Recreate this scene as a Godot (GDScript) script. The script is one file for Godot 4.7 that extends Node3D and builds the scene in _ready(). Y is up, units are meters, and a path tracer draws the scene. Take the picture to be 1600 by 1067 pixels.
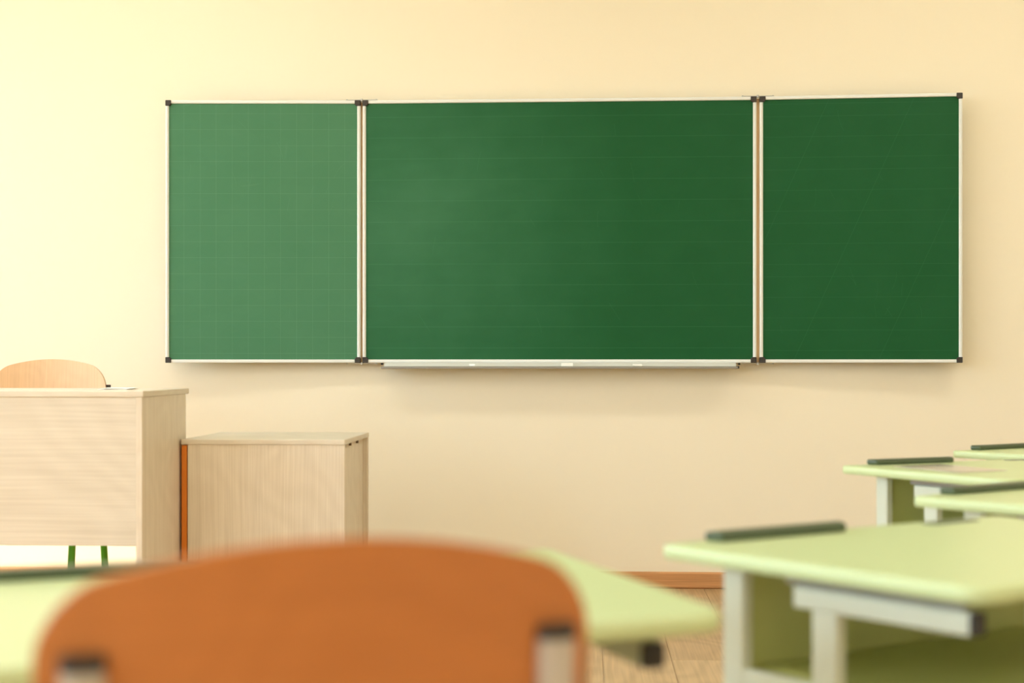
extends Node3D
# A classroom: green three-part chalkboard on a cream wall, teacher's desk, low cabinet, four-and-a-bit lime student desks, plywood chairs.

const ROOM_L := -3.9
const ROOM_R := 3.4
const ROOM_B := 12.8
const ROOM_H := 3.2
const HEAD := 2.92
const SILL := 0.85
const FILL_COLOR := Color(1.0, 0.985, 0.93)  # tint of the added ceiling fill panels
const FILL_ENERGY := 1.7

var mats := {}
var rng := RandomNumberGenerator.new()

# ------------------------------------------------------------------ geometry helpers
func mb() -> SurfaceTool:
	var st := SurfaceTool.new()
	st.begin(Mesh.PRIMITIVE_TRIANGLES)
	st.set_smooth_group(-1)
	return st

func tri(st: SurfaceTool, a: Vector3, b: Vector3, c: Vector3, out: Vector3) -> void:
	if (b - a).cross(c - a).dot(out) > 0.0:
		var t := b
		b = c
		c = t
	st.add_vertex(a)
	st.add_vertex(b)
	st.add_vertex(c)

func quad(st: SurfaceTool, a: Vector3, b: Vector3, c: Vector3, d: Vector3, out: Vector3) -> void:
	tri(st, a, b, c, out)
	tri(st, a, c, d, out)

func cbox(st: SurfaceTool, at: Vector3, size: Vector3, bev := 0.002, basis := Basis()) -> void:
	# box with chamfered edges
	st.set_smooth_group(-1)
	var h := size * 0.5
	bev = minf(bev, minf(h.x, minf(h.y, h.z)) * 0.9)
	var p := func(sx: int, sy: int, sz: int, axis: int) -> Vector3:
		var v := Vector3(sx * (h.x - bev), sy * (h.y - bev), sz * (h.z - bev))
		v[axis] = [sx, sy, sz][axis] * h[axis]
		return at + basis * v
	for axis in 3:
		for s in [-1, 1]:
			var o := Vector3.ZERO
			o[axis] = s
			var q: Array[Vector3] = []
			for k in [[-1, -1], [1, -1], [1, 1], [-1, 1]]:
				var sg := [0, 0, 0]
				sg[axis] = s
				sg[(axis + 1) % 3] = k[0]
				sg[(axis + 2) % 3] = k[1]
				q.append(p.call(sg[0], sg[1], sg[2], axis))
			quad(st, q[0], q[1], q[2], q[3], basis * o)
	for axis in 3:   # edges run along axis
		var u := (axis + 1) % 3
		var v := (axis + 2) % 3
		for su in [-1, 1]:
			for sv in [-1, 1]:
				var a := [0, 0, 0]
				var b := [0, 0, 0]
				a[axis] = -1
				b[axis] = 1
				a[u] = su
				b[u] = su
				a[v] = sv
				b[v] = sv
				var o := Vector3.ZERO
				o[u] = su
				o[v] = sv
				quad(st, p.call(a[0], a[1], a[2], u), p.call(b[0], b[1], b[2], u), p.call(b[0], b[1], b[2], v), p.call(a[0], a[1], a[2], v), basis * o)
	for sx in [-1, 1]:
		for sy in [-1, 1]:
			for sz in [-1, 1]:
				tri(st, p.call(sx, sy, sz, 0), p.call(sx, sy, sz, 1), p.call(sx, sy, sz, 2), basis * Vector3(sx, sy, sz))

func span(st: SurfaceTool, a: Vector3, b: Vector3, bev := 0.002) -> void:
	cbox(st, (a + b) * 0.5, (b - a).abs(), bev)

func round_path(pts: Array, r: float, seg := 6) -> PackedVector3Array:
	var out := PackedVector3Array()
	out.append(pts[0])
	for i in range(1, pts.size() - 1):
		var p: Vector3 = pts[i]
		var a: Vector3 = pts[i - 1]
		var b: Vector3 = pts[i + 1]
		var ra := minf(r, p.distance_to(a) * 0.48)
		var rb := minf(r, p.distance_to(b) * 0.48)
		var s := p + (a - p).normalized() * ra
		var e := p + (b - p).normalized() * rb
		for k in seg + 1:
			var t := float(k) / seg
			out.append(s.lerp(p, t).lerp(p.lerp(e, t), t))
	out.append(pts[pts.size() - 1])
	return out

func tube(st: SurfaceTool, pts: PackedVector3Array, w: float, h: float, side: Vector3, ex := 2.0, n := 16) -> void:
	# sweep of a rounded section, w wide along side and h thick across it
	var rings := []
	for i in pts.size():
		var t := (pts[mini(i + 1, pts.size() - 1)] - pts[maxi(i - 1, 0)]).normalized()
		var a := (side - t * side.dot(t)).normalized()
		var b := t.cross(a)
		var ring := PackedVector3Array()
		for k in n:
			var g := TAU * (k + 0.5) / n
			var cx := signf(cos(g)) * pow(absf(cos(g)), 2.0 / ex)
			var cy := signf(sin(g)) * pow(absf(sin(g)), 2.0 / ex)
			ring.append(pts[i] + a * cx * w * 0.5 + b * cy * h * 0.5)
		rings.append(ring)
	st.set_smooth_group(1 if ex < 3.0 else -1)
	for i in pts.size() - 1:
		for k in n:
			var l := (k + 1) % n
			var o: Vector3 = rings[i][k] + rings[i][l] - pts[i] * 2.0
			quad(st, rings[i][k], rings[i][l], rings[i + 1][l], rings[i + 1][k], o)
	st.set_smooth_group(-1)
	for e in [0, pts.size() - 1]:
		var o2: Vector3 = pts[e] - pts[1 if e == 0 else e - 1]
		for k in n:
			tri(st, pts[e], rings[e][k], rings[e][(k + 1) % n], o2)

func round_poly(poly: Array, radii: Array, seg := 8) -> PackedVector2Array:
	var out := PackedVector2Array()
	for i in poly.size():
		var p: Vector2 = poly[i]
		var a: Vector2 = poly[(i + poly.size() - 1) % poly.size()]
		var b: Vector2 = poly[(i + 1) % poly.size()]
		var s := p + (a - p).normalized() * float(radii[i])
		var e := p + (b - p).normalized() * float(radii[i])
		for k in seg + 1:
			var t := float(k) / seg
			out.append(s.lerp(p, t).lerp(p.lerp(e, t), t))
	return out

func slab(st: SurfaceTool, poly: PackedVector2Array, y0: float, y1: float, bev := 0.003) -> void:
	# convex plan (x, z) extruded between y0 and y1 with a softened edge
	var n := poly.size()
	var mid := Vector2.ZERO
	for p in poly:
		mid += p / n
	var small := PackedVector2Array()
	for i in n:
		var t := (poly[(i + 1) % n] - poly[(i + n - 1) % n]).normalized()
		var nn := Vector2(t.y, -t.x)
		if nn.dot(poly[i] - mid) < 0.0:
			nn = -nn
		small.append(poly[i] - nn * bev)
	var at := func(p: Vector2, y: float) -> Vector3: return Vector3(p.x, y, p.y)
	for i in n:
		var j := (i + 1) % n
		var o2 := (poly[i] + poly[j]) * 0.5 - mid
		var o := Vector3(o2.x, 0, o2.y).normalized()
		st.set_smooth_group(2)
		quad(st, at.call(poly[i], y0 + bev), at.call(poly[j], y0 + bev), at.call(poly[j], y1 - bev), at.call(poly[i], y1 - bev), o)
		quad(st, at.call(poly[i], y1 - bev), at.call(poly[j], y1 - bev), at.call(small[j], y1), at.call(small[i], y1), o + Vector3.UP)
		quad(st, at.call(poly[i], y0 + bev), at.call(poly[j], y0 + bev), at.call(small[j], y0), at.call(small[i], y0), o + Vector3.DOWN)
		st.set_smooth_group(-1)
		tri(st, at.call(mid, y1), at.call(small[i], y1), at.call(small[j], y1), Vector3.UP)
		tri(st, at.call(mid, y0), at.call(small[i], y0), at.call(small[j], y0), Vector3.DOWN)

func disc(st: SurfaceTool, a: Vector3, b: Vector3, r: float, n := 20) -> void:
	# short cylinder from a to b
	var side := Vector3.RIGHT if absf((b - a).normalized().x) < 0.8 else Vector3.UP
	tube(st, PackedVector3Array([a, b]), r * 2.0, r * 2.0, side, 2.0, n)

# ------------------------------------------------------------------ scene helpers
func obj(called: String, st: SurfaceTool, m: Material, parent: Node = self) -> MeshInstance3D:
	st.generate_normals()
	var o := MeshInstance3D.new()
	o.name = called
	o.mesh = st.commit()
	o.material_override = m
	o.cast_shadow = GeometryInstance3D.SHADOW_CASTING_SETTING_ON
	parent.add_child(o, true)
	return o

func numbered(called: String) -> String:
	if not has_node(NodePath(called)):
		return called
	var k := 1
	while has_node(NodePath("%s_%03d" % [called, k])):
		k += 1
	return "%s_%03d" % [called, k]

func tag(o: Node, label: String, category: String, group := "") -> Node:
	o.set_meta("label", label)
	o.set_meta("category", category)
	if group:
		o.set_meta("group", group)
	return o

func thing(called: String, label: String, category: String, at := Vector3.ZERO, turn := 0.0, group := "") -> Node3D:
	var o := Node3D.new()
	o.name = numbered(called)
	add_child(o)
	o.position = at
	o.rotation.y = deg_to_rad(turn)
	tag(o, label, category, group)
	return o

func dup(root: Node3D, at: Vector3, turn: float, label: String) -> Node3D:
	var r: Node3D = root.duplicate()
	var base := str(root.name)
	r.name = numbered(base)
	add_child(r)
	r.position = at
	r.rotation.y = deg_to_rad(turn)
	r.set_meta("label", label)
	return r

func struct(called: String, st: SurfaceTool, m: Material, label: String, category: String) -> MeshInstance3D:
	var o := obj(called, st, m)
	o.set_meta("kind", "structure")
	tag(o, label, category)
	return o

# ------------------------------------------------------------------ materials
func plain(c: Color, rough := 0.5, metal := 0.0, spec := 0.5) -> StandardMaterial3D:
	var m := StandardMaterial3D.new()
	m.albedo_color = c
	m.roughness = rough
	m.metallic = metal
	m.metallic_specular = spec
	return m

func noise(sd: int, freq: float, octaves := 3) -> FastNoiseLite:
	var f := FastNoiseLite.new()
	f.seed = sd
	f.noise_type = FastNoiseLite.TYPE_SIMPLEX_SMOOTH
	f.frequency = freq
	f.fractal_octaves = octaves
	return f

func grain_image(sd: int, along_u: bool, amount: float, ring := 0.5, size := 512) -> ImageTexture:
	# wood grain that tiles: light streaks plus long flame figures; noise on a torus keeps the seams shut
	var n1 := noise(sd, 1.0, 1)
	var n2 := noise(sd + 7, 1.0, 3)
	var im := Image.create(size, size, false, Image.FORMAT_RGB8)
	var cu := PackedFloat32Array()
	var su := PackedFloat32Array()
	for i in size:
		cu.append(cos(TAU * i / size))
		su.append(sin(TAU * i / size))
	for y in size:
		for x in size:
			var l := x if along_u else y
			var a := y if along_u else x
			var warp := n1.get_noise_3d(cu[l] * 0.3 + 9.0, su[l] * 0.3, cu[a] * 0.5) + n1.get_noise_3d(cu[l] * 0.28, su[l] * 0.28 + 5.0, su[a] * 0.5)
			var streak := n2.get_noise_3d(cu[a] * 16.0 + cu[l] * 0.3, su[a] * 16.0, su[l] * 0.3)
			var fig := sin(TAU * (a * 6.0 / size + warp * 1.4))
			var v := 1.0 + amount * (streak * 0.9 + ring * fig * 0.5)
			im.set_pixel(x, y, Color(clampf(v * 0.93, 0, 1), clampf(pow(v, 1.15) * 0.93, 0, 1), clampf(pow(v, 1.4) * 0.93, 0, 1)))
	return ImageTexture.create_from_image(im)

func wooden(tex: Texture2D, c: Color, rough: float, scale: float, offset := Vector3.ZERO, spec := 0.5) -> StandardMaterial3D:
	var m := plain(c, rough, 0.0, spec)
	m.albedo_texture = tex
	m.uv1_triplanar = true
	m.uv1_scale = Vector3.ONE * scale
	m.uv1_offset = offset
	return m

func board_texture(w: float, h: float, kind: String, sd: int) -> ImageTexture:
	# printed ruling of the school board and old chalk dust, with window sheen painted in; 1 px = 1.25 mm
	var pw := int(w / 0.00125)
	var ph := int(h / 0.00125)
	var im := Image.create(pw, ph, false, Image.FORMAT_RGB8)
	var base := Color8(20, 84, 44)
	var chalk_and_sheen := Color8(198, 226, 206)
	var dust := noise(sd, 0.006, 4)
	var wipe := noise(sd + 3, 0.02, 2)
	var film := 0.29 if kind == "grid" else 0.0   # window light on this wing, painted as an even pale tone
	for y in ph:
		for x in pw:
			var d := film + dust.get_noise_2d(x, y * 0.7) * 0.014 + wipe.get_noise_2d(x * 0.25 + y * 0.15, y * 0.8) * 0.008
			if kind == "plain":   # wiped smudge left of the middle, plus wide window sheen painted in
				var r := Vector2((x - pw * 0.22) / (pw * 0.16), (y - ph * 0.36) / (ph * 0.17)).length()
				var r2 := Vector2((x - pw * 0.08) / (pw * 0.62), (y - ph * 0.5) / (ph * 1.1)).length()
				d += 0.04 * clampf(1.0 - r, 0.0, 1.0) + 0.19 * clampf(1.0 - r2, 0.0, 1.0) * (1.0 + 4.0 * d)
			im.set_pixel(x, y, base.lerp(chalk_and_sheen, clampf(0.012 + d, 0.0, 0.4)))
	var put := func(x: int, y: int, k: float) -> void:
		if x >= 0 and y >= 0 and x < pw and y < ph:
			im.set_pixel(x, y, im.get_pixel(x, y).lerp(Color8(190, 225, 200), k))
	if kind == "grid":
		var step := 0.0599 / 0.00125
		for i in range(1, 13):
			for y in ph:
				put.call(int(i * step), y, 0.13)
		for i in range(1, 17):
			for x in pw:
				put.call(x, int(i * step - 15), 0.13)
	elif kind == "plain":
		for i in range(0, 13):
			for x in pw:
				put.call(x, int((0.055 + i * 0.0786) / 0.00125), 0.13)
	else:
		var y0 := 0.071
		for i in 5:
			for e in [0.0, 0.0455, 0.121]:
				for x in pw:
					var yy := int((y0 + i * 0.197 + e - 0.05) / 0.00125)
					put.call(x, yy, 0.10)
		for k in 4:   # slanted guide lines
			for y in ph:
				put.call(int((0.245 + k * 0.305) / 0.00125 - y * 0.45), y, 0.10)
	# chalk strokes
	var g := RandomNumberGenerator.new()
	g.seed = sd
	for k in 14:
		var p := Vector2(g.randf_range(0.1, 0.9) * pw, g.randf_range(0.1, 0.9) * ph)
		var a := g.randf_range(-2.2, -0.9)
		var bend := g.randf_range(-0.012, 0.012)
		for i in int(g.randf_range(20, 70)):
			p += Vector2(cos(a), sin(a))
			a += bend
			put.call(int(p.x), int(p.y), 0.07)
	if kind == "grid":   # the two swipes at the top left, the tall stroke in the middle
		for j in 7:
			for i in 60:
				put.call(int(40 + i), int(10 + j * 0.6 - 10.0 * sin(PI * i / 80.0) + i * 0.06), 0.05 * sin(PI * i / 60.0))
			for i in 75:
				put.call(int(345 + j + 8.0 * i / 75.0), int(185 - i), 0.03 * sin(PI * i / 75.0))
			for i in 80:
				put.call(int(205 + i), int(250 + j * 0.7 - i * 0.12), 0.03 * sin(PI * i / 80.0))
	return ImageTexture.create_from_image(im)

func make_materials() -> void:
	var gu := grain_image(11, true, 0.05, 0.35)
	var gv := grain_image(23, false, 0.06, 0.3)
	var fv := grain_image(5, false, 0.12, 0.5)
	var fu := grain_image(31, true, 0.15, 0.4)
	mats.maple_h = wooden(gu, Color8(244, 231, 210), 0.42, 1.1)
	mats.maple_v = wooden(gv, Color8(250, 235, 213), 0.42, 1.6)
	mats.beech = wooden(gu, Color8(210, 130, 66), 0.38, 2.2, Vector3(0.3, 0.1, 0.2))
	mats.beech_pale = wooden(gv, Color8(250, 206, 158), 0.36, 2.2, Vector3(0.1, 0.4, 0.2))
	mats.orange = plain(Color8(226, 128, 30), 0.4)
	mats.skirting = wooden(fu, Color8(220, 160, 104), 0.5, 1.3)
	for k in 4:
		mats["plank%d" % k] = wooden(fv, [Color8(204, 170, 126), Color8(196, 162, 118), Color8(210, 178, 134), Color8(200, 166, 122)][k], 0.42, 1.4, Vector3(0.17 * k, 0.3 * k, 0.41 * k))
	mats.lime = plain(Color8(206, 222, 168), 0.34)
	mats.lime_edge = plain(Color8(226, 246, 160), 0.4)
	mats.lime_panel = plain(Color8(186, 192, 118), 0.45)
	mats.frame = plain(Color8(208, 214, 196), 0.42)
	mats.black = plain(Color8(38, 36, 34), 0.5)
	mats.rail = plain(Color8(76, 90, 66), 0.3)
	mats.aluminium = plain(Color8(234, 236, 232), 0.4, 0.0)
	mats.tray = plain(Color8(212, 212, 202), 0.45)
	mats.cap = plain(Color8(52, 46, 42), 0.5)
	mats.steel = plain(Color8(190, 188, 180), 0.35, 0.8)
	mats.chair_grey = plain(Color8(200, 192, 180), 0.36, 0.3)
	mats.green_paint = plain(Color8(92, 186, 44), 0.4)
	mats.clip = plain(Color8(120, 92, 62), 0.5)
	mats.strip = plain(Color8(244, 206, 156), 0.6)  # lit wall tone for the strips behind the board gaps
	mats.chalk = plain(Color8(248, 247, 240), 0.9)
	mats.paper = plain(Color8(250, 250, 246), 0.8)
	mats.white = plain(Color8(240, 240, 236), 0.55)
	mats.screen_grey = plain(Color8(150, 146, 138), 0.45, 0.3)
	var wn := noise(77, 0.035, 4)
	var h := Image.create(256, 256, false, Image.FORMAT_RGB8)
	for y in 256:
		for x in 256:
			var v := 0.5 + 0.5 * wn.get_noise_3d(cos(TAU * x / 256) * 40, sin(TAU * x / 256) * 40 + cos(TAU * y / 256) * 40, sin(TAU * y / 256) * 40)
			h.set_pixel(x, y, Color(v, v, v))
	h.bump_map_to_normal_map(1.2)
	var wall := plain(Color8(246, 236, 212), 0.75, 0.0, 0.4)
	wall.normal_enabled = true
	wall.normal_texture = ImageTexture.create_from_image(h)
	wall.normal_scale = 0.12
	wall.uv1_triplanar = true
	wall.uv1_world_triplanar = true
	wall.uv1_scale = Vector3.ONE * 3.0
	mats.wall = wall
	mats.lamp = plain(Color8(250, 250, 245), 0.6)  # glowing face of the added fill panels
	mats.lamp.emission_enabled = true
	mats.lamp.emission = FILL_COLOR
	mats.lamp.emission_energy_multiplier = 2.0
	mats.ceiling = plain(Color8(246, 244, 238), 0.9)
	var glass := plain(Color(0.95, 1.0, 0.98, 0.06), 0.02)
	glass.transparency = BaseMaterial3D.TRANSPARENCY_ALPHA
	mats.glass = glass
	var film := plain(Color(0.90, 0.86, 0.80, 0.5), 0.12)
	film.transparency = BaseMaterial3D.TRANSPARENCY_ALPHA
	mats.film = film

# ------------------------------------------------------------------ the setting
func build_room() -> void:
	var t := 0.3
	var st := mb()
	span(st, Vector3(ROOM_L - t, -0.25, -t), Vector3(ROOM_R + t, -0.009, ROOM_B + t), 0.001)
	var fl := struct("floor", st, mats.skirting, "brown wood laminate floor of long boards running towards the chalkboard wall", "floor")
	var cache := {}
	var row := 0
	var w := 0.1973
	var x := ROOM_L
	while x < ROOM_R - 0.01:
		var z := 0.0
		var first: float = [1.9, 0.6, 1.3, 0.9, 1.6][(row * 2) % 5]
		while z < ROOM_B - 0.01:
			var l := minf(first if z == 0.0 else 1.9, ROOM_B - z)
			if ROOM_B - z - l < 0.25:
				l = ROOM_B - z
			var key := snappedf(l, 0.001)
			if not cache.has(key):
				var ps := mb()
				cbox(ps, Vector3.ZERO, Vector3(w - 0.0012, 0.009, l - 0.0012), 0.0008)
				ps.generate_normals()
				cache[key] = ps.commit()
			var o := MeshInstance3D.new()
			o.name = "plank"
			o.mesh = cache[key]
			o.material_override = mats["plank%d" % rng.randi_range(0, 3)]
			o.position = Vector3(x + w / 2.0, -0.0045, z + l / 2.0)
			fl.add_child(o, true)
			z += l
		x += w
		row += 1
	st = mb()
	span(st, Vector3(ROOM_L - t, -0.25, -t), Vector3(ROOM_R + t, ROOM_H, 0), 0.001)
	struct("wall_front", st, mats.wall, "smooth cream painted front wall behind the chalkboard", "wall")
	st = mb()
	span(st, Vector3(ROOM_R, -0.25, 0), Vector3(ROOM_R + t, ROOM_H, ROOM_B), 0.001)
	struct("wall_right", st, mats.wall, "cream painted side wall to the right of the student desks", "wall")
	st = mb()
	span(st, Vector3(ROOM_L - t, -0.25, ROOM_B), Vector3(ROOM_R + t, ROOM_H, ROOM_B + t), 0.001)
	struct("wall_back", st, mats.wall, "cream painted rear wall behind the viewer", "wall")
	st = mb()
	span(st, Vector3(ROOM_L - t, ROOM_H, -t), Vector3(ROOM_R + t, ROOM_H + 0.25, ROOM_B + t), 0.001)
	struct("ceiling", st, mats.ceiling, "plain white ceiling over the classroom", "ceiling")
	# window wall on the left
	var wins := [[0.4, 2.4], [2.9, 4.9], [5.4, 7.4], [7.9, 9.9], [10.4, 12.4]]
	st = mb()
	span(st, Vector3(ROOM_L - t, -0.25, 0), Vector3(ROOM_L, SILL, ROOM_B), 0.001)
	span(st, Vector3(ROOM_L - t, HEAD, 0), Vector3(ROOM_L, ROOM_H, ROOM_B), 0.001)
	var z0 := 0.0
	for p in wins + [[ROOM_B, ROOM_B]]:
		span(st, Vector3(ROOM_L - t, SILL, z0), Vector3(ROOM_L, HEAD, p[0]), 0.001)
		z0 = p[1]
	struct("wall_left", st, mats.wall, "cream painted window wall on the left side of the room", "wall")
	for k in 5:
		var a: float = wins[k][0]
		var b: float = wins[k][1]
		var n := Node3D.new()
		n.name = "window_%d" % (k + 1)
		add_child(n)
		n.position = Vector3(ROOM_L - 0.16, SILL, (a + b) / 2.0)
		n.set_meta("kind", "structure")
		tag(n, ["white framed window nearest the chalkboard wall", "white framed second window counted from the chalkboard wall", "white framed third window counted from the chalkboard wall", "white framed fourth window counted from the chalkboard wall", "white framed window farthest from the chalkboard wall"][k], "window")
		var hw := (b - a) / 2.0
		var hh := HEAD - SILL
		var f := mb()
		for s in [-1, 1]:
			span(f, Vector3(-0.035, 0, s * hw), Vector3(0.035, hh, s * (hw - 0.06)))
		span(f, Vector3(-0.035, 0, -hw + 0.06), Vector3(0.035, 0.06, hw - 0.06))
		span(f, Vector3(-0.035, hh - 0.06, -hw + 0.06), Vector3(0.035, hh, hw - 0.06))
		obj("window_frame", f, mats.white, n)
		f = mb()
		span(f, Vector3(-0.03, 0.06, -0.04), Vector3(0.03, hh - 0.06, 0.04))
		obj("mullion", f, mats.white, n)
		for s in [-1, 1]:
			f = mb()
			span(f, Vector3(-0.003, 0.06, s * 0.04), Vector3(0.003, hh - 0.06, s * (hw - 0.06)), 0.0005)
			obj("pane", f, mats.glass, n)
		f = mb()
		span(f, Vector3(0.036, -0.03, -hw - 0.04), Vector3(0.26, 0.0, hw + 0.04), 0.006)
		obj("window_sill", f, mats.white, n)
	# ceiling lamps: flat panels added out of view as fill for the right side
	for i in 2:
		for k in 4:
			var lp := Node3D.new()
			lp.name = numbered("added_ceiling_lamp")
			add_child(lp)
			lp.position = Vector3([-1.7, 1.7][i], ROOM_H, 1.6 + 2.5 * k)
			tag(lp, "added white ceiling fill lamp panel, %s of the %s row" % [["nearest the chalkboard", "second from the chalkboard", "third from the chalkboard", "rearmost"][k], ["window-side", "right-hand"][i]], "lamp", "added ceiling fill lamps")
			var ls := mb()
			for e in [-1, 1]:
				span(ls, Vector3(e * 0.6, -0.05, -0.15), Vector3(e * 0.585, 0, 0.15))
				span(ls, Vector3(-0.585, -0.05, e * 0.15), Vector3(0.585, 0, e * 0.135))
			obj("fill_frame", ls, mats.white, lp)
			ls = mb()
			span(ls, Vector3(-0.584, -0.04, -0.134), Vector3(0.584, -0.03, 0.134))
			obj("diffuser", ls, mats.lamp, lp)
			var al := AreaLight3D.new()
			al.name = "fill_light"
			lp.add_child(al)
			al.position = Vector3(0, -0.055, 0)
			al.rotation.x = -PI / 2
			al.area_size = Vector2(1.16, 0.26)
			al.area_range = 20.0
			al.light_color = FILL_COLOR
			al.light_energy = FILL_ENERGY
			al.shadow_enabled = true
	# skirting
	var bt := 0.016
	var bh := 0.0625
	for side in ["front", "left", "right", "back"]:
		st = mb()
		match side:
			"front": span(st, Vector3(ROOM_L, 0, 0), Vector3(ROOM_R, bh, bt), 0.006)
			"back": span(st, Vector3(ROOM_L, 0, ROOM_B - bt), Vector3(ROOM_R, bh, ROOM_B), 0.006)
			"left": span(st, Vector3(ROOM_L, 0, bt), Vector3(ROOM_L + bt, bh, ROOM_B - bt), 0.006)
			"right": span(st, Vector3(ROOM_R - bt, 0, bt), Vector3(ROOM_R, bh, ROOM_B - bt), 0.006)
		struct("baseboard_" + side, st, mats.skirting, {"front": "brown wood-grain skirting at the foot of the chalkboard wall", "back": "brown wood-grain skirting at the foot of the rear wall", "left": "brown wood-grain skirting under the windows", "right": "brown wood-grain skirting along the right wall"}[side], "baseboard")

# ------------------------------------------------------------------ chalkboard
func board_panel(parent: Node, called: String, w: float, h: float, kind: String, sd: int) -> MeshInstance3D:
	# panel with its lower left front corner at the origin, front face at z = 0
	var fw := 0.0125
	var m := plain(Color.WHITE, 0.46, 0.0, 0.32)
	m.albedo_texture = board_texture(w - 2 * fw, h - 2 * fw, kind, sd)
	var st := mb()
	var a := Vector3(fw - 0.004, fw - 0.004, -0.006)
	var b := Vector3(w - fw + 0.004, h - fw + 0.004, -0.006)
	var back := Vector3(0, 0, -0.012)
	var pts := [Vector3(a.x, a.y, a.z), Vector3(b.x, a.y, a.z), Vector3(b.x, b.y, a.z), Vector3(a.x, b.y, a.z)]
	var uvs := [Vector2(0, 1), Vector2(1, 1), Vector2(1, 0), Vector2(0, 0)]
	for f in [[0, 3, 2], [0, 2, 1]]:
		for i in f:
			st.set_uv(uvs[i])
			st.add_vertex(pts[i])
	st.set_uv(Vector2(0.5, 0.01))
	quad(st, pts[0] + back, pts[1] + back, pts[2] + back, pts[3] + back, Vector3.FORWARD)
	for i in 4:
		var j := (i + 1) % 4
		quad(st, pts[i], pts[j], pts[j] + back, pts[i] + back, (pts[i] + pts[j]) * 0.5 - (a + b) * 0.5)
	var p := obj(called, st, m, parent)
	for e in [0, 1]:
		st = mb()
		span(st, Vector3(0.015, e * (h - fw), -0.022), Vector3(w - 0.015, e * (h - fw) + fw, 0), 0.0025)
		obj("frame_rail", st, mats.aluminium, p)
		st = mb()
		span(st, Vector3(e * (w - fw), 0.015, -0.022), Vector3(e * (w - fw) + fw, h - 0.015, 0), 0.0025)
		# the raised inner lip of the profile
		span(st, Vector3(e * (w - fw) + fw * 0.36, 0.016, -0.001), Vector3(e * (w - fw) + fw * 0.64, h - 0.016, 0.0015), 0.0006)
		obj("frame_rail", st, mats.aluminium, p)
	for ex in [0, 1]:
		for ey in [0, 1]:
			st = mb()
			var c := 0.0215
			var plan := [Vector2(0, 0), Vector2(c, 0), Vector2(c, c - 0.006), Vector2(c - 0.006, c), Vector2(0, c)]
			var poly := []
			for q in plan:
				poly.append(Vector2(q.x if ex == 0 else w - q.x, q.y if ey == 0 else h - q.y))
			var rp := round_poly(poly, [0.003, 0.002, 0.003, 0.003, 0.002], 3)
			slab(st, rp, -0.024, 0.004, 0.0015)   # made lying down, then stood up
			var o := obj("corner_cap", st, mats.cap, p)
			o.basis = Basis(Vector3.RIGHT, Vector3.BACK, Vector3.UP)   # x stays, plan z becomes up, height becomes depth
	return p

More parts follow.
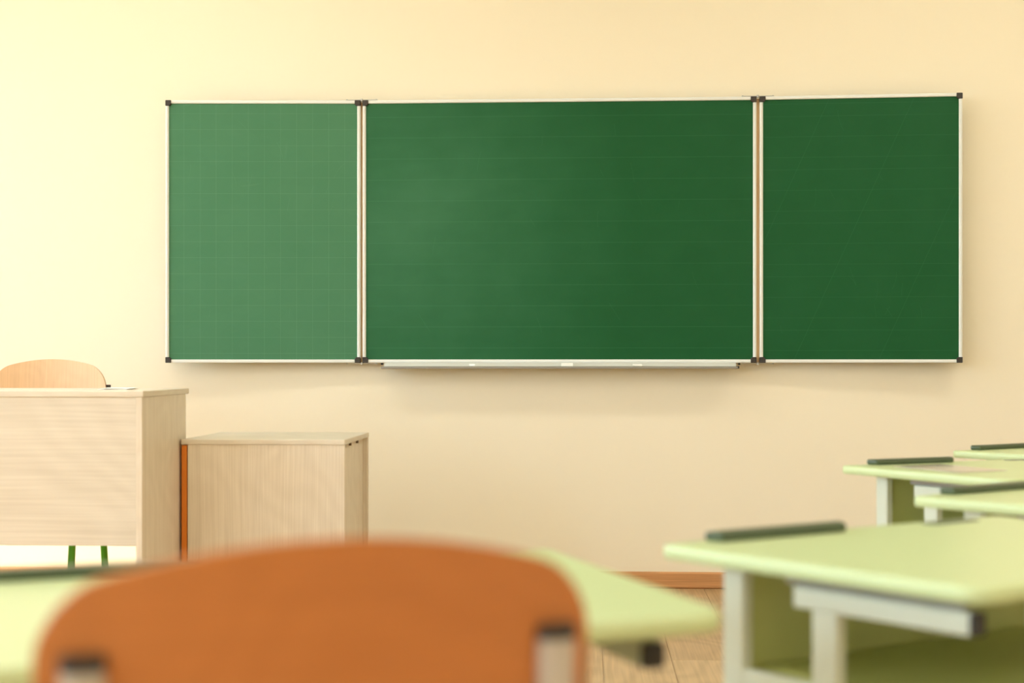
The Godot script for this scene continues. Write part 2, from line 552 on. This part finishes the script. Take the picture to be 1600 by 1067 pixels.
func build_board() -> void:
	var t := thing("chalkboard", "large green chalkboard in three hinged panels with silver frames on the cream wall", "chalkboard", Vector3(-0.1065, 0.8505, 0))
	var ox := 0.1065
	var h := 0.992
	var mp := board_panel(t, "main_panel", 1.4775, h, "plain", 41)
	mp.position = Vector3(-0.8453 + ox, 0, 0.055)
	var lp := board_panel(t, "wing_panel", 0.736, h, "grid", 52)
	var la := deg_to_rad(3.3)
	lp.basis = Basis(Vector3.UP, la)
	lp.position = Vector3(-0.8535 + ox, 0, 0.055) + lp.basis * Vector3(-0.736, 0, 0)
	var rp := board_panel(t, "wing_panel", 0.736, h, "script", 63)
	rp.basis = Basis(Vector3.UP, deg_to_rad(-2.7))
	rp.position = Vector3(0.6442 + ox, 0, 0.055)
	rp.set_meta("label", "right wing ruled with slanted handwriting lines")
	lp.set_meta("label", "left wing ruled with square grid")
	for gx in [-0.8493 + ox, 0.6382 + ox]:
		var hs := mb()  # added strip coloured like the lit wall behind the gap
		span(hs, Vector3(gx - 0.011, 0.004, 0.03), Vector3(gx + 0.011, h - 0.004, 0.036), 0.001)
		obj("lit_gap_strip", hs, mats.strip, t)
		for top in [0, 1]:
			var y := h + 0.0025 if top else -0.0025
			var st := mb()
			span(st, Vector3(gx - 0.06, y - 0.0013, 0.034), Vector3(gx + 0.06, y + 0.0013, 0.05), 0.0005)
			disc(st, Vector3(gx, y - 0.005, 0.046), Vector3(gx, y + 0.004, 0.046), 0.0045, 12)
			for s in [-1, 1]:
				disc(st, Vector3(gx + s * 0.056, y - 0.0028, 0.045), Vector3(gx + s * 0.056, y + 0.003, 0.045), 0.0032, 10)
			obj("hinge", st, mats.steel, t)
	for p in [Vector2(-0.62, 0.12), Vector2(-0.62, 0.87), Vector2(0.62, 0.12), Vector2(0.62, 0.87)]:
		var st := mb()
		span(st, Vector3(p.x - 0.03, p.y - 0.02, 0), Vector3(p.x + 0.03, p.y + 0.02, 0.034))
		obj("wall_bracket", st, mats.screen_grey, t)
	# tray: back plate under the main panel, shelf, lip
	var x0 := -0.764 + ox
	var x1 := 0.557 + ox
	var st := mb()
	span(st, Vector3(x0, -0.0135, 0.046), Vector3(x1, 0.0008, 0.054), 0.001)
	span(st, Vector3(x0 - 0.003, -0.02, 0.046), Vector3(x1, -0.0135, 0.108), 0.0015)
	var tr := obj("chalk_tray", st, mats.tray, t)
	st = mb()
	span(st, Vector3(x0 - 0.003, -0.022, 0.1081), Vector3(x1, -0.0133, 0.1125), 0.001)
	obj("tray_lip", st, mats.screen_grey, tr)
	st = mb()
	span(st, Vector3(x1 + 0.0002, -0.021, 0.05), Vector3(x1 + 0.006, -0.012, 0.112), 0.0015)
	obj("end_cap", st, mats.cap, tr)
	for gx in [x0 - 0.008, x1 + 0.012]:
		st = mb()
		disc(st, Vector3(gx, -0.0042, 0.036), Vector3(gx, -0.0042, 0.055), 0.004, 12)
		obj("screw", st, mats.black, t)
	var fy := 0.8505 - 0.0135
	var c1 := mb()
	disc(c1, Vector3(-0.011, 0.0047, 0), Vector3(0.011, 0.0047, 0.003), 0.0047, 14)
	var o := obj("chalk", c1, mats.chalk)
	o.position = Vector3(-0.427, fy, 0.082)
	tag(o, "short white chalk stub at the left end of the chalk tray row", "chalk", "chalk on the board's tray")
	c1 = mb()
	cbox(c1, Vector3(0, 0.0065, 0), Vector3(0.045, 0.013, 0.013), 0.002)
	o = obj("chalk", c1, mats.chalk)
	o.position = Vector3(-0.072, fy, 0.082)
	tag(o, "thick square white chalk stick, middle one on the tray", "chalk", "chalk on the board's tray")
	c1 = mb()
	disc(c1, Vector3(-0.017, 0.0047, 0), Vector3(0.017, 0.0047, -0.004), 0.0047, 14)
	o = obj("chalk", c1, mats.chalk)
	o.position = Vector3(0.189, fy, 0.082)
	tag(o, "slim round white chalk piece, rightmost on the tray", "chalk", "chalk on the board's tray")

# ------------------------------------------------------------------ teacher's corner
func build_teacher() -> void:
	var fx := -1.2425
	var w := 1.34
	var zf := 1.46
	var zb := 1.0
	var t := thing("teacher_desk", "pale maple teacher's desk with a full front panel, below the left board wing", "desk", Vector3(fx - w / 2.0, 0, (zf + zb) / 2.0))
	var hw := w / 2.0
	var hz := (zf - zb) / 2.0
	var st := mb()
	span(st, Vector3(-hw, 0.7535, -hz), Vector3(hw, 0.771, hz), 0.002)
	obj("desktop", st, mats.maple_h, t)
	for s in [-1, 1]:
		st = mb()
		span(st, Vector3(s * (hw - 0.004), 0, -hz + 0.02), Vector3(s * (hw - 0.022), 0.7535, hz - 0.002), 0.001)
		obj("side_panel", st, mats.maple_v, t)
	st = mb()
	span(st, Vector3(-hw + 0.022, 0.335, hz - 0.022), Vector3(hw - 0.022, 0.7535, hz - 0.004), 0.001)
	obj("front_panel", st, mats.maple_h, t)
	# papers on the desk
	st = mb()
	for k in 3:
		cbox(st, Vector3(0.003 * k, 0.0008 + 0.0016 * k, 0.002 * k), Vector3(0.085, 0.0014, 0.12), 0.0003, Basis(Vector3.UP, 0.12 * k))
	var pp := obj("paper", st, mats.paper)
	pp.position = Vector3(-1.40, 0.771, 1.20)
	tag(pp, "small white paper sheets lying flat on the teacher's desk top", "paper")
	# low cabinet
	var x0 := -1.2400
	var x1 := -0.7343
	var c := thing("cabinet", "low maple cabinet with an orange left edge, standing right of the teacher's desk", "cabinet", Vector3((x0 + x1) / 2.0, 0, 0.858))
	hw = (x1 - x0) / 2.0
	hz = 0.24
	var h := 0.616
	st = mb()
	span(st, Vector3(-hw, h - 0.016, -hz), Vector3(hw, h, hz), 0.0015)
	obj("cabinet_top", st, mats.maple_h, c)
	st = mb()
	span(st, Vector3(-hw + 0.02, 0, hz - 0.018), Vector3(hw - 0.001, h - 0.016, hz - 0.002), 0.001)
	obj("front_panel", st, mats.maple_v, c)
	st = mb()
	span(st, Vector3(-hw + 0.001, 0, -hz + 0.004), Vector3(-hw + 0.0175, h - 0.0185, hz - 0.003), 0.001)
	var op := obj("side_panel", st, mats.orange, c)
	op.set_meta("label", "orange edged left side panel")
	st = mb()
	span(st, Vector3(-hw + 0.02, 0, -hz + 0.002), Vector3(hw - 0.001, h - 0.016, -hz + 0.018), 0.001)
	obj("back_panel", st, mats.maple_v, c)
	st = mb()
	span(st, Vector3(hw - 0.034, 0.03, -hz + 0.018), Vector3(hw - 0.018, h - 0.016, hz - 0.018), 0.001)
	obj("side_panel", st, mats.maple_v, c)
	for k in [0.13, 0.37, 0.68]:
		st = mb()
		var z: float = lerpf(hz - 0.018, -hz + 0.018, k)
		span(st, Vector3(hw - 0.018, h - 0.028, z - 0.002), Vector3(hw - 0.01, h - 0.016, z + 0.002), 0.0008)
		obj("clip", st, mats.clip, c)

# ------------------------------------------------------------------ chairs
func plywood(hw: float, y0: float, y1: float, arch: float, r: float, bulge: float, th: float) -> SurfaceTool:
	# bent plywood backrest: arched top, rounded corners, bulging towards +z in its middle
	var st := mb()
	var cols := 48
	var rows := 10
	var g := []   # g[face][i][j]
	for f in 2:
		var face := []
		for i in cols + 1:
			var u := -1.0 + 2.0 * i / cols
			u = sin(u * PI / 2.0)
			var x := hw * u
			var top := y1 - arch * x * x
			var bot := y0 + 0.25 * arch * x * x
			var e := absf(x) - (hw - r)
			if e > 0.0:
				var d := r - sqrt(maxf(r * r - e * e, 0.0))
				top -= d
				bot += d * 0.8
			var column := PackedVector3Array()
			for j in rows + 1:
				var y := lerpf(bot, top, float(j) / rows)
				var z := bulge * (1.0 - (x / hw) * (x / hw)) + (y - y0) * 0.06
				column.append(Vector3(x, y, z + (th * 0.5 if f == 0 else -th * 0.5)))
			face.append(column)
		g.append(face)
	for f in 2:
		st.set_smooth_group(1 + f)
		for i in cols:
			for j in rows:
				quad(st, g[f][i][j], g[f][i + 1][j], g[f][i + 1][j + 1], g[f][i][j + 1], Vector3(0, 0, 1 if f == 0 else -1))
	st.set_smooth_group(5)
	for i in cols:
		for j in [0, rows]:
			quad(st, g[0][i][j], g[0][i + 1][j], g[1][i + 1][j], g[1][i][j], Vector3(0, 1 if j else -1, 0) + Vector3(g[0][i][j].x * 3.0, 0, 0))
	for i in [0, cols]:
		for j in rows:
			quad(st, g[0][i][j], g[0][i][j + 1], g[1][i][j + 1], g[1][i][j], Vector3(g[0][i][j].x, 0, 0))
	return st

func make_chair(called: String, label: String, group: String, p: Dictionary) -> Node3D:
	# faces -z; the backrest stands at +z
	var t := thing(called, label, "chair", Vector3.ZERO, 0.0, group)
	var s: float = p.seat
	var bz: float = p.back_z
	var o := obj("backrest", plywood(p.hw, p.top - p.tall, p.top, p.arch, p.corner, 0.03, 0.011), p.wood, t)
	o.position.z = bz
	# seat: gently rounded board with a rolled front edge
	var st := mb()
	var sw: float = p.hw * 0.98
	slab(st, round_poly([Vector2(-sw, -0.21), Vector2(sw, -0.21), Vector2(sw * 0.9, 0.18), Vector2(-sw * 0.9, 0.18)], [0.06, 0.06, 0.05, 0.05], 8), s - 0.011, s, 0.004)
	obj("seat", st, p.wood, t)
	for e in [-1, 1]:
		var x: float = e * p.post
		var lx: float = e * p.leg
		st = mb()
		# the upright slants back behind the backrest
		var ends: float = bz + 0.03 * (1.0 - pow(p.post / p.hw, 2.0) if p.post < p.hw else 0.0) + 0.017
		var pts := round_path([Vector3(lx, s - 0.026, -0.15), Vector3(lx, s - 0.026, 0.16), Vector3(lerpf(lx, x, 0.6), s + 0.06, bz - 0.012), Vector3(x, p.post_top - 0.14, ends - 0.004), Vector3(x, p.post_top, ends)], 0.07)
		tube(st, pts, 0.03, 0.016, Vector3.RIGHT, 2.4)
		obj("upright", st, p.metal, t)
		st = mb()
		tube(st, PackedVector3Array([Vector3(x, p.post_top + 0.0002, ends), Vector3(x, p.post_top + 0.007, ends), Vector3(x, p.post_top + 0.011, ends)]), 0.032, 0.019, Vector3.RIGHT, 2.6)
		obj("post_cap", st, mats.cap, t)
		for z in [-1, 1]:
			st = mb()
			var topz := -0.13 if z < 0 else 0.11
			var foot := -0.195 if z < 0 else 0.175
			tube(st, PackedVector3Array([Vector3(lx, s - 0.034, topz), Vector3(lx + e * 0.004, 0.012, foot)]), p.tube_w, 0.02, Vector3.RIGHT, 2.4)
			obj("leg", st, p.metal, t)
			st = mb()
			tube(st, PackedVector3Array([Vector3(lx + e * 0.004, 0.0, foot), Vector3(lx + e * 0.004, 0.03, foot - z * 0.002)]), p.tube_w + 0.006, 0.026, Vector3.RIGHT, 2.4)
			obj("foot_cap", st, mats.cap, t)
		st = mb()
		disc(st, Vector3(x, p.post_top - 0.085, ends + 0.0075), Vector3(x, p.post_top - 0.085, ends + 0.011), 0.006)
		obj("bolt", st, mats.steel, t)
	st = mb()
	for z in [-0.1, 0.12]:
		tube(st, PackedVector3Array([Vector3(-p.leg, s - 0.026, z), Vector3(p.leg, s - 0.026, z)]), 0.022, 0.018, Vector3.UP, 2.4)
	obj("cross_bar", st, p.metal, t)
	return t

# ------------------------------------------------------------------ student desks
func make_desk(label: String, far := 0.35, lean := 0.06, d := 0.25, inset := 0.036) -> Node3D:
	# trapezoid top, wide edge (with the rail) at -z; origin on the floor under its middle
	var t := thing("student_desk", label, "desk", Vector3.ZERO, 0.0, "lime green student desks")
	var near := far - lean
	var top := 0.60
	var th := 0.0195
	var st := mb()
	slab(st, round_poly([Vector2(-far, -d), Vector2(far, -d), Vector2(near, d), Vector2(-near, d)], [0.018, 0.018, 0.04, 0.04], 8), top - th, top, 0.003)
	obj("desktop", st, mats.lime, t)
	# dark bar at the far edge and the oval groove beside it
	st = mb()
	slab(st, round_poly([Vector2(0.075 - far, -d + 0.006), Vector2(0.335 - far, -d + 0.006), Vector2(0.325 - far, -d + 0.034), Vector2(0.085 - far, -d + 0.034)], [0.004, 0.004, 0.006, 0.006], 4), top, top + 0.0135, 0.003)
	obj("book_stop", st, mats.rail, t)
	st = mb()
	slab(st, round_poly([Vector2(0.50 - far, -d + 0.012), Vector2(0.615 - far, -d + 0.012), Vector2(0.615 - far, -d + 0.042), Vector2(0.50 - far, -d + 0.042)], [0.014, 0.014, 0.014, 0.014], 6), top - 0.004, top + 0.0008, 0.0004)
	obj("pen_groove", st, mats.rail, t)
	for e in [-1, 1]:
		var u := Vector3(-e * (far - near) / (2 * d), 0, 1).normalized()     # along the side edge towards the sitter
		var n := Vector3(-u.z * e, 0, u.x * e)                               # inwards
		n = Vector3(-e * absf(u.z), 0, u.x * e * -1.0 if e > 0 else u.x * -1.0)
		if n.dot(u) != 0.0:
			n = (n - u * n.dot(u)).normalized()
		var c := Vector3(e * far, 0, -d)
		var at := func(along: float, inward: float, y: float) -> Vector3: return c + u * along + n * inward + Vector3(0, y, 0)
		# tall rear leg
		st = mb()
		tube(st, PackedVector3Array([at.call(0.112, inset, 0.035), at.call(0.112, inset, top - th)]), 0.036, 0.02, u, 8.0)
		obj("leg", st, mats.frame, t)
		# second post that carries the bracket
		st = mb()
		tube(st, PackedVector3Array([at.call(0.264, inset, 0.035), at.call(0.264, inset, 0.539)]), 0.04, 0.02, u, 8.0)
		obj("leg", st, mats.frame, t)
		st = mb()
		tube(st, PackedVector3Array([at.call(0.218, inset, 0.553), at.call(0.472, inset, 0.553)]), 0.028, 0.026, Vector3.UP, 8.0)
		obj("bracket", st, mats.frame, t)
		st = mb()
		tube(st, PackedVector3Array([at.call(0.2, inset, 0.574), at.call(0.46, inset, 0.574)]), 0.0135, 0.012, Vector3.UP, 8.0)
		obj("spacer", st, mats.screen_grey, t)
		st = mb()
		tube(st, PackedVector3Array([at.call(0.4722, inset, 0.553), at.call(0.478, inset, 0.553)]), 0.027, 0.025, Vector3.UP, 6.0)
		obj("end_plug", st, mats.black, t)
		# bar that ties the legs below the book shelf, and the foot on the floor
		st = mb()
		tube(st, PackedVector3Array([at.call(0.13, inset, 0.428), at.call(0.244, inset, 0.428)]), 0.035, 0.018, Vector3.UP, 8.0)
		obj("cross_bar", st, mats.frame, t)
		st = mb()
		tube(st, PackedVector3Array([at.call(0.03, inset, 0.02), at.call(0.47, inset, 0.02)]), 0.03, 0.03, Vector3.UP, 8.0)
		obj("foot_rail", st, mats.frame, t)
		for a in [0.05, 0.45]:
			st = mb()
			tube(st, PackedVector3Array([at.call(a, inset, 0.0), at.call(a, inset, 0.006)]), 0.034, 0.034, u, 3.0)
			obj("foot_pad", st, mats.black, t)
	# book shelf and its back panel
	st = mb()
	span(st, Vector3(0.085 - far, 0.428, -0.14), Vector3(far - 0.085, 0.444, 0.16), 0.002)
	obj("book_shelf", st, mats.lime_panel, t)
	st = mb()
	span(st, Vector3(0.065 - far, 0.34, -0.158), Vector3(far - 0.065, top - th, -0.142), 0.002)
	obj("back_panel", st, mats.lime_panel, t)
	return t

func place_desk(desk: Node3D, corner: Vector3, deg: float, far := 0.35, d := 0.25) -> void:
	# corner: where the desk's left end of its wide edge stands
	desk.rotation.y = deg_to_rad(deg)
	desk.position = corner - desk.basis * Vector3(-far, 0, -d)

func _ready() -> void:
	rng.seed = 4
	# camera: seated eye height, turned slightly to the left, long-ish lens focused on the board
	var cam := Camera3D.new()
	cam.name = "camera"
	add_child(cam)
	cam.position = Vector3(0, 0.85, 5.3926)
	cam.rotation.y = deg_to_rad(3.0)
	var at := CameraAttributesPhysical.new()
	at.frustum_focal_length = 50.0
	at.frustum_near = 0.05
	at.frustum_far = 100.0
	at.frustum_focus_distance = 5.2
	at.exposure_aperture = 2.5
	cam.attributes = at
	cam.projection = Camera3D.PROJECTION_FRUSTUM
	cam.near = 0.05
	cam.far = 100.0
	cam.size = 0.05 * 1067.0 / 2222.0
	cam.frustum_offset = Vector2(0, 0.05 * 33.5 / 2222.0)
	cam.current = true
	# sky: bright hazy day outside the windows
	var we := WorldEnvironment.new()
	we.name = "environment"
	add_child(we)
	var env := Environment.new()
	env.background_mode = Environment.BG_SKY
	var sky := Sky.new()
	var ps := ProceduralSkyMaterial.new()
	ps.sky_top_color = Color(0.78, 0.90, 1.0)
	ps.sky_horizon_color = Color(0.94, 0.98, 1.0)
	ps.ground_horizon_color = Color(0.80, 0.80, 0.74)
	ps.ground_bottom_color = Color(0.55, 0.55, 0.48)
	ps.sun_angle_max = 0.0
	ps.energy_multiplier = 9.0
	sky.sky_material = ps
	env.sky = sky
	env.tonemap_mode = Environment.TONE_MAPPER_LINEAR
	env.tonemap_exposure = 1.0
	env.sdfgi_enabled = true
	env.ssao_enabled = true
	env.ssil_enabled = true
	we.environment = env
	var sun := DirectionalLight3D.new()
	sun.name = "sun"
	add_child(sun)
	sun.look_at_from_position(Vector3.ZERO, Vector3(1.0, -1.08, -0.5), Vector3.UP)
	sun.light_color = Color(1.0, 0.95, 0.86)
	sun.light_energy = 3.5
	sun.light_angular_distance = 0.6
	sun.shadow_enabled = true
	sun.sky_mode = DirectionalLight3D.SKY_MODE_LIGHT_ONLY

	make_materials()
	build_room()
	build_board()
	build_teacher()

	# student desks
	var a := make_desk("large foreground lime desk at lower right, nearest to the right of the plywood chair")
	place_desk(a, Vector3(0.100, 0, 3.4217), 35.0)
	place_desk(make_desk("lime desk half hidden behind the foreground chair at lower left", 0.40, 0.03, 0.26, 0.066), Vector3(-0.7733, 0, 3.8209), 25.5, 0.40, 0.26)
	place_desk(dup(a, Vector3.ZERO, 0.0, "lime desk at right edge directly behind the large foreground desk"), Vector3(0.6082, 0, 2.6871), 38.0)
	place_desk(dup(a, Vector3.ZERO, 0.0, "lime desk with a clear plastic sheet on it, third from the front on the right"), Vector3(0.6173, 0, 1.8855), 27.0)
	place_desk(dup(a, Vector3.ZERO, 0.0, "farthest lime desk at right edge, closest to the chalkboard wall"), Vector3(1.0363, 0, 1.2827), 36.0)

	# chairs
	var near_chair := make_chair("chair", "brown plywood chair with grey metal posts seen from behind in the foreground", "", {"seat": 0.38, "top": 0.7236, "tall": 0.19, "hw": 0.207, "arch": 0.88, "corner": 0.045, "post": 0.175, "post_top": 0.638, "leg": 0.185, "tube_w": 0.024, "back_z": 0.20, "wood": mats.beech, "metal": mats.chair_grey})
	near_chair.rotation.y = deg_to_rad(23.0)
	near_chair.position = Vector3(-0.1946, 0, 4.3413) - near_chair.basis * Vector3(0, 0, 0.20)
	var t_chair := make_chair("chair", "light plywood chair with green metal legs behind the teacher's desk", "", {"seat": 0.46, "top": 0.863, "tall": 0.2, "hw": 0.20, "arch": 1.0, "corner": 0.06, "post": 0.196, "post_top": 0.764, "leg": 0.22, "tube_w": 0.022, "back_z": 0.22, "wood": mats.beech_pale, "metal": mats.green_paint})
	t_chair.rotation.y = deg_to_rad(180.0)
	t_chair.position = Vector3(-1.845, 0, 0.823)

	# clear plastic sheet on the third desk
	var st := mb()
	cbox(st, Vector3(0, 0.0012, 0), Vector3(0.15, 0.002, 0.22), 0.0004)
	var film := obj("plastic_sheet", st, mats.film)
	film.position = Vector3(0.855, 0.60, 1.985)
	film.rotation.y = deg_to_rad(29.0)
	tag(film, "pale translucent plastic sheet lying flat on a lime desk at right", "sheet")
